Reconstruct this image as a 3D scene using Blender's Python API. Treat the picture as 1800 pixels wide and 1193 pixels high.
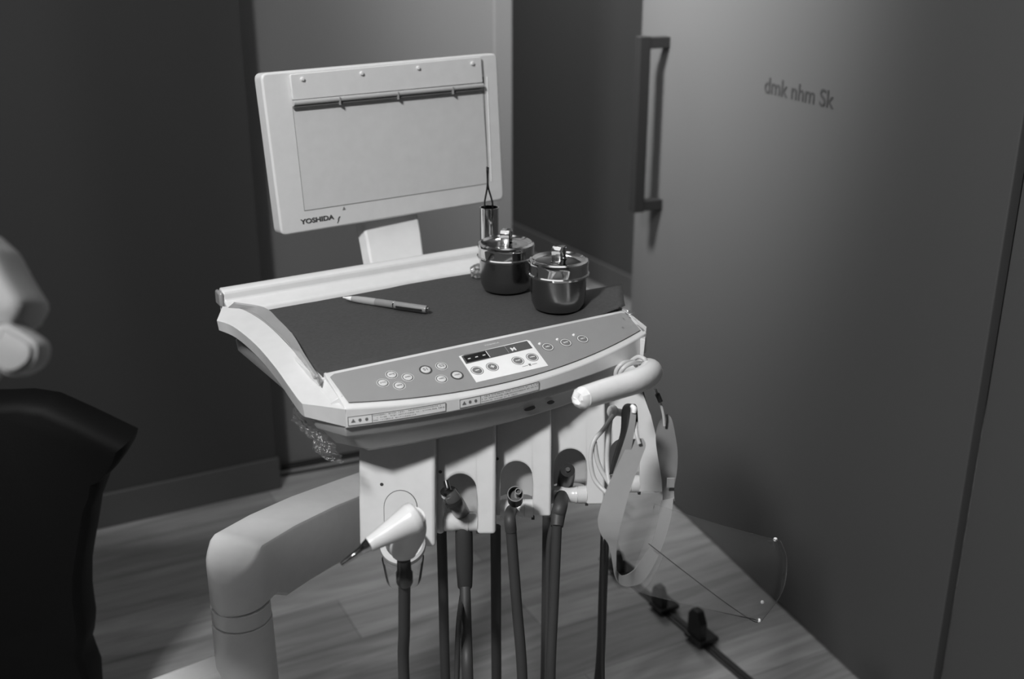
import bpy, bmesh, math, random
from mathutils import Vector, Matrix, noise
random.seed(7)
SC = bpy.context.scene; COL = SC.collection
for o in list(bpy.data.objects): bpy.data.objects.remove(o)

# ------------------------------------------------------------------ camera
FPX = 1950.0; PITCH = math.radians(20.6); CAM_H = 1.34
cd = bpy.data.cameras.new('camera'); cam = bpy.data.objects.new('camera', cd); COL.objects.link(cam)
cam.location = (0, 0, CAM_H); cam.rotation_euler = (math.pi/2 - PITCH, 0, 0)
cd.sensor_width = 36; cd.lens = FPX*36/1800; cd.clip_start = .02
cd.dof.use_dof = True; cd.dof.focus_distance = 1.40; cd.dof.aperture_fstop = 3.6
SC.camera = cam
# ------------------------------------------------------------------ world, lights, exposure
wd = bpy.data.worlds.new('world'); SC.world = wd; wd.use_nodes = True
wd.node_tree.nodes['Background'].inputs[0].default_value = (1, 1, 1, 1)
wd.node_tree.nodes['Background'].inputs[1].default_value = .14
SC.view_settings.view_transform = 'Standard'; SC.view_settings.look = 'None'
SC.view_settings.gamma = 1; SC.view_settings.use_curve_mapping = False
SC.view_settings.exposure = 0.0
def area(name, loc, target, sx, sy, power, spread=180):
    l = bpy.data.lights.new(name, 'AREA'); l.shape = 'RECTANGLE'; l.size = sx; l.size_y = sy; l.energy = power
    l.spread = math.radians(spread)
    o = bpy.data.objects.new(name, l); COL.objects.link(o); o.location = loc
    o.rotation_euler = (Vector(target)-Vector(loc)).to_track_quat('-Z', 'Y').to_euler(); return o
area('ceiling_lamp_key', (-.78, -.28, 2.48), (.0, 1.3, .8), .26, .26, 55)
area('ceiling_lamp_side', (-.62, 1.55, 2.5), (.40, 2.6, 1.25), .30, .30, 17, 50)
area('overhead_fill', (-.4, 1.6, 2.57), (-.4, 1.6, 0), 1.5, 1.5, 8)  # added soft fill from above, no known fixture
area('far_wall_fill', (-.2, 3.7, 2.57), (-.2, 3.7, 0), .8, .8, 34)  # added light to brighten the far wall, source not seen

# ------------------------------------------------------------------ photo geometry helpers
def ray(x, y):
    F = Vector((0, math.cos(PITCH), -math.sin(PITCH))); U = Vector((0, math.sin(PITCH), math.cos(PITCH)))
    return F + Vector((1, 0, 0))*((x-900)/FPX) + U*((596.5-y)/FPX)
C0 = Vector((0, 0, CAM_H))
def hit(x, y, p0, n):
    d = ray(x, y); n = Vector(n); return C0 + d*(((Vector(p0)-C0).dot(n))/d.dot(n))
def at_z(x, y, z): return hit(x, y, (0, 0, z), (0, 0, 1))
def at_y(x, y, Y): return hit(x, y, (0, Y, 0), (0, 1, 0))
def at_dep(x, y, D): return C0 + ray(x, y)*D
YAW = math.radians(31.3)
O = at_z(565, 660, .85); O.z = 0
U2W = Matrix.Translation(O) @ Matrix.Rotation(YAW, 4, 'Z'); W2U = U2W.inverted()
def uz(x, y, z): return W2U @ at_z(x, y, z)                 # unit frame (w, d, z)
def ud(x, y, d):
    return W2U @ hit(x, y, U2W @ Vector((0, d, 0)), U2W.to_3x3() @ Vector((0, 1, 0)))

# ------------------------------------------------------------------ materials
def mat(name, g, rough=.5, metal=0, coat=0, spec=.5, bump=None, alpha=None, trans=0, emit=0, ior=None):
    m = bpy.data.materials.new(name); m.use_nodes = True; nt = m.node_tree; b = nt.nodes['Principled BSDF']
    b.inputs['Base Color'].default_value = (g, g, g, 1); b.inputs['Roughness'].default_value = rough
    b.inputs['Metallic'].default_value = metal; b.inputs['Coat Weight'].default_value = coat
    b.inputs['Coat Roughness'].default_value = .08
    b.inputs['Specular IOR Level'].default_value = spec
    b.inputs['Transmission Weight'].default_value = trans
    if ior: b.inputs['IOR'].default_value = ior
    if alpha is not None: b.inputs['Alpha'].default_value = alpha
    if emit:
        b.inputs['Emission Color'].default_value = (1, 1, 1, 1); b.inputs['Emission Strength'].default_value = emit
    # faint procedural mottling so nothing is a perfectly flat tone
    tc = nt.nodes.new('ShaderNodeTexCoord'); nz = nt.nodes.new('ShaderNodeTexNoise')
    sc, st, var = bump or (60, .02, .06)
    nz.inputs['Scale'].default_value = sc; nz.inputs['Detail'].default_value = 4
    nt.links.new(tc.outputs['Object'], nz.inputs['Vector'])
    mr = nt.nodes.new('ShaderNodeMapRange'); mr.inputs['To Min'].default_value = g*(1-var); mr.inputs['To Max'].default_value = g*(1+var)
    nt.links.new(nz.outputs['Fac'], mr.inputs['Value']); nt.links.new(mr.outputs['Result'], b.inputs['Base Color'])
    bp = nt.nodes.new('ShaderNodeBump'); bp.inputs['Strength'].default_value = st; bp.inputs['Distance'].default_value = .002
    nt.links.new(nz.outputs['Fac'], bp.inputs['Height']); nt.links.new(bp.outputs['Normal'], b.inputs['Normal'])
    return m
M = dict(
    white=mat('white_plastic', .68, .26, coat=.6),
    white2=mat('white_enamel', .66, .4),
    membrane=mat('grey_membrane', .265, .5),
    button=mat('pale_button', .58, .45), ink=mat('dark_ink', .05, .6), midink=mat('grey_ink', .16, .6),
    paint=mat('white_ink', .8, .5), screen=mat('black_screen', .008, .25), screen2=mat('grey_screen', .09, .3),
    viewer=mat('film_viewer_plastic', .66, .4), viewscreen=mat('opal_screen', .60, .45), clear_bar=mat('clip_bar', .45, .3),
    napkin=mat('dark_paper', .060, .95, bump=(220, .25, .22), spec=.2),
    steel=mat('polished_steel', .62, .09, metal=1), brushed=mat('brushed_steel', .30, .22, metal=1, bump=(40, .02, .1)),
    darksteel=mat('dark_steel', .12, .3, metal=1),
    hose=mat('grey_hose', .045, .55), black=mat('black_plastic', .02, .35), rubber=mat('dark_rubber', .014, .32),
    pan=mat('grey_pan', .33, .45), rim=mat('smoky_rim', .30, .25, coat=.5), shade=mat('pocket', .45, .55),
    chair=mat('black_upholstery', .004, .6, bump=(300, .1, .2), spec=.15), lamp=mat('lamp_plastic', .21, .5),
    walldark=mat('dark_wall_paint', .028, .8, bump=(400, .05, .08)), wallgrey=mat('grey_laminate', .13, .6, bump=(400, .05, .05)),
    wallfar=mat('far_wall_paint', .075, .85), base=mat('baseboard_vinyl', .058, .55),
    base_far=mat('far_baseboard', .12, .6), nose=mat('smoked_plastic', .07, .25), trim=mat('dark_track', .014, .5), door=mat('matte_glass', .078, .42, bump=(500, .04, .04), spec=.35),
    handle=mat('dark_metal_handle', .012, .6, spec=.25), ceiling=mat('ceiling_paint', .6, .9), wallroom=mat('room_paint', .35, .9),
    sleeve=mat('white_sleeve', .86, .34, coat=.4, bump=(90, .25, .04)), tube=mat('silicone_tube', .5, .4), strap=mat('grey_strap', .24, .6),
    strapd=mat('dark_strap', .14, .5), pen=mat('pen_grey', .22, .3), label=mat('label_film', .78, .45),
)
def clear_mat(name, gloss=.12, rough=.08, tint=1.0, bump=0, scale=40, haze=.0):
    m = bpy.data.materials.new(name); m.use_nodes = True; nt = m.node_tree; n = nt.nodes; n.clear()
    out = n.new('ShaderNodeOutputMaterial'); tr = n.new('ShaderNodeBsdfTransparent'); tr.inputs[0].default_value = (tint, tint, tint, 1)
    gl = n.new('ShaderNodeBsdfGlossy'); gl.inputs['Roughness'].default_value = rough
    df = n.new('ShaderNodeBsdfDiffuse'); df.inputs[0].default_value = (.6, .6, .6, 1)
    lw = n.new('ShaderNodeLayerWeight'); lw.inputs[0].default_value = gloss
    mx = n.new('ShaderNodeMixShader'); mx2 = n.new('ShaderNodeMixShader'); mx2.inputs[0].default_value = haze
    nt.links.new(lw.outputs['Fresnel'], mx.inputs[0]); nt.links.new(tr.outputs[0], mx.inputs[1]); nt.links.new(gl.outputs[0], mx.inputs[2])
    nt.links.new(mx.outputs[0], mx2.inputs[1]); nt.links.new(df.outputs[0], mx2.inputs[2]); nt.links.new(mx2.outputs[0], out.inputs[0])
    tc = n.new('ShaderNodeTexCoord'); nz = n.new('ShaderNodeTexNoise'); nz.inputs['Scale'].default_value = scale; nz.inputs['Detail'].default_value = 3
    bp = n.new('ShaderNodeBump'); bp.inputs['Strength'].default_value = bump; bp.inputs['Distance'].default_value = .004
    nt.links.new(tc.outputs['Object'], nz.inputs['Vector']); nt.links.new(nz.outputs['Fac'], bp.inputs['Height'])
    for q in (gl, lw): nt.links.new(bp.outputs['Normal'], q.inputs['Normal'])
    return m
M['film'] = clear_mat('clear_barrier_film', .12, .12, 1, .5, 35)
M['crumple'] = clear_mat('crumpled_clear_film', .35, .14, .97, 1.0, 160, .04)
M['visor'] = clear_mat('clear_visor', .06, .08, .98, .03, 20, .035)
def floor_mat():
    m = bpy.data.materials.new('vinyl_wood_planks'); m.use_nodes = True; nt = m.node_tree; n = nt.nodes; b = n['Principled BSDF']
    tc = n.new('ShaderNodeTexCoord'); mp = n.new('ShaderNodeMapping'); mp.inputs['Rotation'].default_value = (0, 0, -math.radians(27))
    nt.links.new(tc.outputs['Object'], mp.inputs['Vector'])
    br = n.new('ShaderNodeTexBrick'); br.offset = .37
    for k, v in (('Scale', 1), ('Brick Width', .92), ('Row Height', .15), ('Mortar Size', .0012), ('Mortar Smooth', .3), ('Bias', 0)): br.inputs[k].default_value = v
    br.inputs['Color1'].default_value = (.40, .40, .40, 1); br.inputs['Color2'].default_value = (.60, .60, .60, 1); br.inputs['Mortar'].default_value = (.28, .28, .28, 1)
    nt.links.new(mp.outputs[0], br.inputs['Vector'])
    m2 = n.new('ShaderNodeMapping'); m2.inputs['Scale'].default_value = (1.6, 16, 1); nt.links.new(mp.outputs[0], m2.inputs['Vector'])
    nz = n.new('ShaderNodeTexNoise'); nz.inputs['Scale'].default_value = 1.6; nz.inputs['Detail'].default_value = 7; nz.inputs['Roughness'].default_value = .62; nz.inputs['Distortion'].default_value = .8
    nt.links.new(m2.outputs[0], nz.inputs['Vector'])
    mr = n.new('ShaderNodeMapRange'); mr.inputs['From Min'].default_value = .3; mr.inputs['From Max'].default_value = .7; mr.inputs['To Min'].default_value = .62; mr.inputs['To Max'].default_value = 1.25
    nt.links.new(nz.outputs['Fac'], mr.inputs['Value'])
    mu = n.new('ShaderNodeVectorMath'); mu.operation = 'SCALE'; nt.links.new(br.outputs['Color'], mu.inputs[0]); nt.links.new(mr.outputs[0], mu.inputs['Scale'])
    mv = n.new('ShaderNodeVectorMath'); mv.operation = 'SCALE'; mv.inputs['Scale'].default_value = .55
    nt.links.new(mu.outputs[0], mv.inputs[0]); nt.links.new(mv.outputs[0], b.inputs['Base Color']); b.inputs['Roughness'].default_value = .5
    b.inputs['Specular IOR Level'].default_value = .3
    return m
M['floor'] = floor_mat()

# ------------------------------------------------------------------ mesh helpers
def tag(o, label=None, cat=None, group=None, kind=None):
    for k, v in (('label', label), ('category', cat), ('group', group), ('kind', kind)):
        if v: o[k] = v
    return o
def thing(name, label, cat, loc=(0, 0, 0), rotz=0, group=None):
    o = bpy.data.objects.new(name, None); COL.objects.link(o); o.empty_display_size = .03
    o.location = loc; o.rotation_euler = (0, 0, rotz); return tag(o, label, cat, group)
def wm(o):
    m = Matrix.Identity(4)
    while o is not None: m = Matrix.Translation(o.location) @ o.rotation_euler.to_matrix().to_4x4() @ m; o = o.parent
    return m
def obj(name, bm, m, parent=None, frame=None, smooth=True, bevel=0, seg=2, sub=0, solid=0, label=None, origin=None):
    """bm verts given in 'frame' (Matrix to world, default world); stored in the parent's space"""
    T = frame.copy() if frame is not None else Matrix.Identity(4)
    if parent is not None: T = wm(parent).inverted() @ T
    elif origin is not None: T = Matrix.Translation(-Vector(origin)) @ T
    bm.transform(T); bmesh.ops.recalc_face_normals(bm, faces=bm.faces)
    me = bpy.data.meshes.new(name); bm.to_mesh(me); bm.free()
    for p in me.polygons: p.use_smooth = smooth
    if smooth: me.set_sharp_from_angle(angle=math.radians(38))
    o = bpy.data.objects.new(name, me); COL.objects.link(o)
    if m is not None: me.materials.append(M[m] if isinstance(m, str) else m)
    if parent is not None: o.parent = parent
    elif origin is not None: o.location = origin
    if solid:
        s = o.modifiers.new('solid', 'SOLIDIFY'); s.thickness = solid; s.offset = 0
    if bevel:
        b = o.modifiers.new('bevel', 'BEVEL'); b.width = bevel; b.segments = seg; b.limit_method = 'ANGLE'; b.angle_limit = math.radians(35)
        b.harden_normals = False
    if sub:
        s = o.modifiers.new('sub', 'SUBSURF'); s.levels = sub; s.render_levels = sub
    if label: o['label'] = label
    return o
def BM(): return bmesh.new()
def box(bm, a, b, T=None):
    vs = [bm.verts.new((x, y, z)) for x in (a[0], b[0]) for y in (a[1], b[1]) for z in (a[2], b[2])]
    for f in ((0, 1, 3, 2), (4, 6, 7, 5), (0, 4, 5, 1), (2, 3, 7, 6), (0, 2, 6, 4), (1, 5, 7, 3)): bm.faces.new([vs[i] for i in f])
    if T is not None: bmesh.ops.transform(bm, matrix=T, verts=vs)
    return bm
def prism(bm, poly, e0, e1, T=None):
    """poly: list of (a,b) in the local XY plane, extruded z e0..e1"""
    lo = [bm.verts.new((a, b, e0)) for a, b in poly]; hi = [bm.verts.new((a, b, e1)) for a, b in poly]
    n = len(poly); bm.faces.new(lo[::-1]); bm.faces.new(hi)
    for i in range(n): bm.faces.new((lo[i], lo[(i+1) % n], hi[(i+1) % n], hi[i]))
    if T is not None: bmesh.ops.transform(bm, matrix=T, verts=lo+hi)
    return bm
def loft(bm, rings, cap=True, closed=True):
    R = [[bm.verts.new(p) for p in r] for r in rings]; n = len(R[0])
    for a, b in zip(R, R[1:]):
        for i in range(n if closed else n-1): bm.faces.new((a[i], a[(i+1) % n], b[(i+1) % n], b[i]))
    if cap and closed: bm.faces.new(R[0][::-1]); bm.faces.new(R[-1])
    return bm
def lathe(bm, prof, T=None, n=48):
    rings = []; vs = []
    for r, z in prof:
        if r < 1e-6: rings.append([bm.verts.new((0, 0, z))])
        else: rings.append([bm.verts.new((r*math.cos(2*math.pi*i/n), r*math.sin(2*math.pi*i/n), z)) for i in range(n)])
        vs += rings[-1]
    for a, b in zip(rings, rings[1:]):
        for i in range(n):
            j = (i+1) % n
            if len(a) == 1 and len(b) == 1: break
            if len(a) == 1: bm.faces.new((a[0], b[i], b[j]))
            elif len(b) == 1: bm.faces.new((a[i], a[j], b[0]))
            else: bm.faces.new((a[i], a[j], b[j], b[i]))
    if T is not None: bmesh.ops.transform(bm, matrix=T, verts=vs)
    return bm
def smooth_path(pts, k=8):
    P = [Vector(p) for p in pts]; out = []
    for i in range(len(P)-1):
        p0 = P[max(i-1, 0)]; p1 = P[i]; p2 = P[i+1]; p3 = P[min(i+2, len(P)-1)]
        for s in range(k):
            t = s/k; out.append(.5*((2*p1)+(p2-p0)*t+(2*p0-5*p1+4*p2-p3)*t*t+(3*p1-p0-3*p2+p3)*t*t*t))
    out.append(P[-1]); return out
def tube(bm, pts, r, n=12, k=8, rs=None, flat=1, cap=True):
    P = smooth_path(pts, k) if k else [Vector(p) for p in pts]; m = len(P)
    T = [(P[min(i+1, m-1)]-P[max(i-1, 0)]).normalized() for i in range(m)]
    up = Vector((0, 0, 1)) if abs(T[0].z) < .9 else Vector((1, 0, 0)); N = (up - T[0]*up.dot(T[0])).normalized(); rings = []
    for i in range(m):
        N = (N - T[i]*N.dot(T[i])).normalized(); B = T[i].cross(N)
        f = i/(m-1)
        if rs:
            g = f*(len(rs)-1); a = min(int(g), len(rs)-2); rr = rs[a]+(rs[a+1]-rs[a])*(g-a)
        else: rr = r
        rings.append([P[i]+N*rr*math.cos(2*math.pi*j/n)+B*rr*flat*math.sin(2*math.pi*j/n) for j in range(n)])
    return loft(bm, rings, cap)
def aim(p, q):
    """matrix with +Z from p to q, origin p"""
    d = (Vector(q)-Vector(p)).normalized(); return Matrix.Translation(Vector(p)) @ d.to_track_quat('Z', 'Y').to_matrix().to_4x4()
def grid_surf(bm, nu, nv, fn):
    V = [[bm.verts.new(fn(i/(nu-1), j/(nv-1))) for j in range(nv)] for i in range(nu)]
    for i in range(nu-1):
        for j in range(nv-1): bm.faces.new((V[i][j], V[i+1][j], V[i+1][j+1], V[i][j+1]))
    return bm
def ribbon(bm, rows, k=6):
    """rows: list of (left point, right point)"""
    A = smooth_path([a for a, b in rows], k); B = smooth_path([b for a, b in rows], k)
    V = [[bm.verts.new(a.lerp(b, t)) for t in (0, .33, .67, 1)] for a, b in zip(A, B)]
    for i in range(len(V)-1):
        for j in range(3): bm.faces.new((V[i][j], V[i+1][j], V[i+1][j+1], V[i][j+1]))
    return bm
def text_bm(s, size, T, sx=1, off=0, ext=.0002):
    c = bpy.data.curves.new('t', 'FONT'); c.body = s; c.size = size; c.offset = off; c.extrude = ext; c.align_x = 'CENTER'; c.align_y = 'CENTER'
    o = bpy.data.objects.new('t', c); COL.objects.link(o); bpy.context.view_layer.update()
    me = bpy.data.meshes.new_from_object(o.evaluated_get(bpy.context.evaluated_depsgraph_get()))
    bpy.data.objects.remove(o); bpy.data.curves.remove(c)
    bm = BM(); bm.from_mesh(me); bpy.data.meshes.remove(me)
    bm.transform(T @ Matrix.Diagonal((sx, 1, 1, 1))); return bm
def lerp(a, b, t): return a+(b-a)*t
def interp(tab, x):
    for (a, fa), (b, fb) in zip(tab, tab[1:]):
        if x <= b: return lerp(fa, fb, max(0, (x-a)/(b-a)))
    return tab[-1][1]

# ------------------------------------------------------------------ the room
CEIL = 2.6
def struct(name, bm, m, **k):
    o = obj(name, bm, m, **k); o['kind'] = 'structure'; return o
struct('floor', box(BM(), (-3.2, -2.4, -.05), (3.2, 6.2, 0)), 'floor', smooth=False)
struct('ceiling', box(BM(), (-3.2, -2.4, CEIL), (3.2, 6.2, CEIL+.05)), 'ceiling', smooth=False)
def wall(name, a, b, th, m, z0=0, z1=CEIL, bevel=0):
    """vertical slab from a to b (ground plan), thickness th to the left of a->b"""
    a = Vector((*a, 0)); b = Vector((*b, 0)); d = (b-a).normalized(); n = Vector((-d.y, d.x, 0))*th
    return struct(name, prism(BM(), [(a.x, a.y), (b.x, b.y), (b.x+n.x, b.y+n.y), (a.x+n.x, a.y+n.y)], z0, z1), m, smooth=False, bevel=bevel)
YW = math.radians(27.3); wd_ = Vector((math.cos(YW), math.sin(YW)))
wc = Vector((-.591, 2.498))                       # corner where the dark wall ends
wl = wc - wd_*2.9
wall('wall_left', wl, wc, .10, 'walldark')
nrm = Vector((wd_.y, -wd_.x))
b0 = wl + nrm*.008; b1 = wc + nrm*.008 + wd_*.006
def strip(name, a, b, th, m, z0, z1, bevel=.002): return wall(name, a, b, th, m, z0, z1, bevel)
strip('baseboard_left', b0, b1, .0075, 'base', 0, .088, .003)
# grey sliding door behind the dark wall
g0 = Vector((-.75, 2.545)); gd = Vector((.925, .38)).normalized()
ge = at_y(893, 250, 2.85)
# find where the sight line of the door's right edge meets the door plane
gn = Vector((-gd.y, gd.x, 0))
ge = hit(896, 250, (g0.x, g0.y, 0), gn); ge2 = hit(866, 100, (g0.x, g0.y, 0), gn)
g1 = Vector((ge.x, ge.y)); gs = Vector((ge2.x, ge2.y))
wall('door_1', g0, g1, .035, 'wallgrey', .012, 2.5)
gn2 = Vector((gd.y, -gd.x))
strip('trim_1', gs+gn2*.010, g1+gn2*.010+gd*.004, .0095, 'wallgrey', .012, 2.5, .003)   # the door's edge stile
strip('trim_2', g0+gn2*.016, g1+gn2*.016, .010, 'trim', 0, .010)           # floor track
strip('trim_3', g0+gn2*.050, g1+gn2*.050, .010, 'trim', 0, .006)
# dark far wall seen through the opening
f0 = Vector((.305, 4.28)); f1 = Vector((.453, 4.012)); fd = (f1-f0).normalized()
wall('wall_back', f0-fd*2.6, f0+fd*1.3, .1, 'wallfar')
fn = Vector((fd.y, -fd.x))
strip('baseboard_back', f0-fd*2.55+fn*.012, f0+fd*1.28+fn*.012, .0115, 'base_far', 0, .09)
# matte glass sliding door on the right
d0 = Vector((.300, 2.655)); dd = Vector((.651-.567, 1.739-1.958)).normalized()
dn = Vector((dd.y, -dd.x))                        # towards the camera side
if dn.x > 0: dn = -dn
dl = 1.165
d1 = d0 + dd*dl
def slab(a, b, th, z0, z1):
    n = -dn*th
    return prism(BM(), [(a.x, a.y), (b.x, b.y), (b.x+n.x, b.y+n.y), (a.x+n.x, a.y+n.y)], z0, z1)
door = struct('door_2', slab(d0, d1, .02, .006, 2.45), 'door', smooth=False, bevel=.002)
s0 = d1 + dd*.008 - dn*.012
struct('wall_right', slab(s0, s0+dd*3.0, .06, 0, CEIL), 'door', smooth=False)
struct('trim_4', slab(d0-dn*.02, d1+dd*.02-dn*.0, .05, 2.46, CEIL), 'wallgrey', smooth=False)
# remaining room shell (out of frame)
wall('wall_rear', (-3.2, -2.4), (3.2, -2.4), -.1, 'wallroom')
wall('wall_west', (-3.2, -2.4), (-3.2, 6.2), .1, 'wallroom')
wall('wall_east', (3.2, -2.4), (3.2, 6.2), -.1, 'wallroom')
wall('wall_north', (-3.2, 6.2), (3.2, 6.2), .1, 'wallroom')
# door handle (part of the glass door): square bar on two flat brackets
def dpt(x, y, off=0):
    p = hit(x, y, (d0.x, d0.y, 0), (dn.x, dn.y, 0)); return p + Vector((dn.x, dn.y, 0))*off
N3 = Vector((dn.x, dn.y, 0)); D3 = Vector((dd.x, dd.y, 0))
ht = dpt(1174, 72); hb = dpt(1160, 357)
sb = (ht+hb)/2; sb.z = 0
fr = Matrix((( D3.x, N3.x, 0, sb.x), (D3.y, N3.y, 0, sb.y), (0, 0, 1, 0), (0, 0, 0, 1)))   # x along door, y out of door, z up
bm = BM(); OUT = .062
box(bm, (-.0135, OUT-.014, hb.z-.014), (.0135, OUT+.012, ht.z+.012))
hd = obj('door_handle', bm, 'handle', door, frame=fr, smooth=False, bevel=.0012)
for zc in (hb.z, ht.z-.002):
    bm = BM(); box(bm, (-.0125, .0005, zc-.012), (.0125, OUT-.013, zc+.012))
    br = obj('bracket', bm, 'handle', hd, frame=fr, smooth=False, bevel=.0012)
    for q in (.012, .024):
        obj('screw', lathe(BM(), [(0, 0), (.0026, 0), (.0026, .0006), (0, .0006)], Matrix.Translation((-.0131, q, zc)) @ Matrix.Rotation(-math.pi/2, 4, 'Y'), 12), 'ink', br, frame=fr)
# lettering on the glass, thin and dark, out of focus
lp = dpt(1402, 163, .001); Tl = Matrix(((D3.x, 0, N3.x, lp.x), (D3.y, 0, N3.y, lp.y), (0, 1, 0, lp.z), (0, 0, 0, 1)))
obj('door_lettering', text_bm('dmk nhm Sk', .043, Tl, 1.0, .0003, .0003), mat('lettering', .03, .6), door, smooth=False, label='blurred dark lettering on the matte door')

# ------------------------------------------------------------------ floor rail pieces by the door
ra = at_z(1118, 1030, 0); rb = at_z(1318, 1200, 0); rdir = (rb-ra).normalized(); rlen = (rb-ra).length
rfr = Matrix.Translation(ra) @ Matrix.Rotation(math.atan2(rdir.y, rdir.x), 4, 'Z')
ra2 = 0
bm = BM(); box(bm, (-.13, -.011, 0), (rlen+.5, .011, .004)); box(bm, (-.13, -.003, .0038), (rlen+.5, .003, .007))
o = obj('floor_rail', bm, 'trim', frame=Matrix.Rotation(math.atan2(rdir.y, rdir.x), 4, 'Z'), smooth=False, bevel=.001)
o.location = ra; tag(o, 'thin dark sliding door rail lying on the plank floor', 'rail')
def guide(px, py, w, h, label, cover=True):
    p = at_z(px, py, 0); p = ra + rdir*((p-ra).dot(rdir)); p.z = 0
    t = thing('floor_guide', label, 'door guide', p, math.atan2(rdir.y, rdir.x), 'floor guides on the rail')
    bm = BM(); box(bm, (-w, -.024, .0072), (w, .024, .018)); obj('foot_plate', bm, 'rubber', t, frame=wm(t), smooth=False, bevel=.002)
    bm = BM(); prism(bm, [(-w*.8, .015), (w*.8, .015), (w*.8, h*.7), (w*.3, h), (-w*.4, h), (-w*.8, h*.8)], .004, .020, Matrix.Rotation(math.pi/2, 4, 'X'))
    obj('upright', bm, 'rubber', t, frame=wm(t), smooth=False, bevel=.0015)
guide(1234, 1126, .026, .078, 'black floor guide block on the rail, nearest to the camera')
guide(1182, 1066, .022, .062, 'black floor guide block in the middle of the rail, seen through the clear visor')
guide(1122, 1000, .024, .060, 'black floor guide block at the far rail end, framed by the strap loop')

# ================================================================== dental delivery unit
unit = thing('dental_delivery_unit', 'white dental delivery unit with instrument tray, control panel and film viewer on a curved arm', 'dental unit', O, YAW)
UF = U2W
SL = .34                                         # slope of the control panel
def fz(w, d): return .85 + SL*d
def front(w): return -.056 - .2704*w + .671*w*w
def upl(x, y, lift=0):
    n = Vector((0, -SL, 1)).normalized()
    return W2U @ hit(x, y, U2W @ (Vector((0, 0, .85))+n*lift), U2W.to_3x3() @ n)
# ---- table body: wings, rear bar, front frame
inner = [(391, 538, .861), (422, 542, .860), (456, 560, .858), (487, 586, .854), (526, 628, .846), (552, 664, .838), (586, 716, .829)]
outer = [(381, 563, .853), (409, 573, .852), (448, 604, .848), (482, 643, .842), (505, 675, .836), (523, 700, .830), (531, 709, .828)]
botm = [(381, 581, .837), (412, 595, .835), (449, 629, .830), (484, 670, .822), (507, 704, .815), (524, 727, .809), (533, 733, .807)]
I = smooth_path([uz(*p) for p in inner], 5); Oo = smooth_path([uz(*p) for p in outer], 5); Bt = smooth_path([uz(*p) for p in botm], 5)
def wing(mir=False):
    bm = BM(); rings = []
    for a, b, c in zip(I, Oo, Bt):
        c = Vector((lerp(b.x, c.x, .6)+.003, c.y, c.z)); e = Vector((a.x+.006, a.y, c.z))
        r = [a, b, c, e]
        if mir: r = [Vector((.430-p.x, p.y, p.z)) for p in r]
        rings.append(r)
    loft(bm, rings)
    # triangular corner piece to the front lip
    a, b, c = I[-1], Oo[-1], Bt[-1]
    f1_ = Vector((.004, front(0)-.002, .829)); f2_ = Vector((.004, front(0), .806)); g = Vector((.012, -.02, .829)); g2 = Vector((.012, -.02, .806))
    top = [b, f1_, g, I[-4]+Vector((.004, 0, -.004))]; bot = [Vector((lerp(b.x, c.x, .6)+.003, c.y, c.z)), f2_, g2, Vector((I[-4].x+.006, I[-4].y, .806))]
    i4 = I[-6]
    t3 = [i4+Vector((-.004, 0, -.0015)), Vector((.008, .006, .8505)), Vector((.008, -.04, .838)), I[-2]]; b3 = [Vector((p.x, p.y, .806)) for p in t3]
    if mir: t3 = [Vector((.430-p.x, p.y, p.z)) for p in t3]; b3 = [Vector((.430-p.x, p.y, p.z)) for p in b3]
    loft(bm, [t3, b3])
    if mir: top = [Vector((.430-p.x, p.y, p.z)) for p in top]; bot = [Vector((.430-p.x, p.y, p.z)) for p in bot]
    loft(bm, [top, bot])
    return bm
obj('side_wing', wing(), 'white', unit, frame=UF, bevel=.0025)
obj('side_wing', wing(True), 'white', unit, frame=UF, bevel=.0025)
# smoky inner rim of the tray
rimc = [(409, 532, .868), (461, 541, .864), (487, 563, .862), (513, 591, .858), (533, 625, .855), (557, 662, .853)]
Rr = smooth_path([uz(*p) for p in rimc], 6)
for mir in (False, True):
    bm = BM(); rows = []
    for i in range(len(Rr)):
        t = i/(len(Rr)-1); a = I[int(t*(len(I)-7))]; q = Rr[i]
        w_ = [a+Vector((.001, 0, -.001)), a.lerp(q, .5)+Vector((0, 0, -.005)), q+Vector((0, 0, -.001)), q+Vector((.002, 0, 0)), q+Vector((.0035, 0, -.012))]
        if mir: w_ = [Vector((.430-p.x, p.y, p.z)) for p in w_]
        rows.append(w_)
    loft(bm, rows, cap=False, closed=False)
    obj('tray_rim', bm, 'rim', unit, frame=UF, solid=.0012)
# tray floor
bm = BM(); prism(bm, [(-.004, .0), (.436, .0), (.452, .14), (.45, .29), (-.01, .29), (-.004, .12)], .838, .846)
obj('tray', bm, 'white2', unit, frame=UF, smooth=False, bevel=.001)
# rear bar: sloping ledge and round-topped rail
bm = BM(); sec = [(.262, .846), (.266, .853), (.288, .862), (.290, .872), (.296, .876), (.306, .876), (.311, .870), (.311, .835), (.262, .835)]
loft(bm, [[Vector((w, d, z)) for d, z in sec] for w in (-.022, -.018, .448, .452)])
obj('rear_rail', bm, 'white', unit, frame=UF, bevel=.002)
bm = BM(); box(bm, (-.028, .287, .853), (-.0215, .309, .874)); obj('end_cap', bm, 'rim', unit, frame=UF, bevel=.003)
bm = BM(); box(bm, (.4515, .287, .853), (.458, .309, .874)); obj('end_cap', bm, 'rim', unit, frame=UF, bevel=.003)
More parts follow.
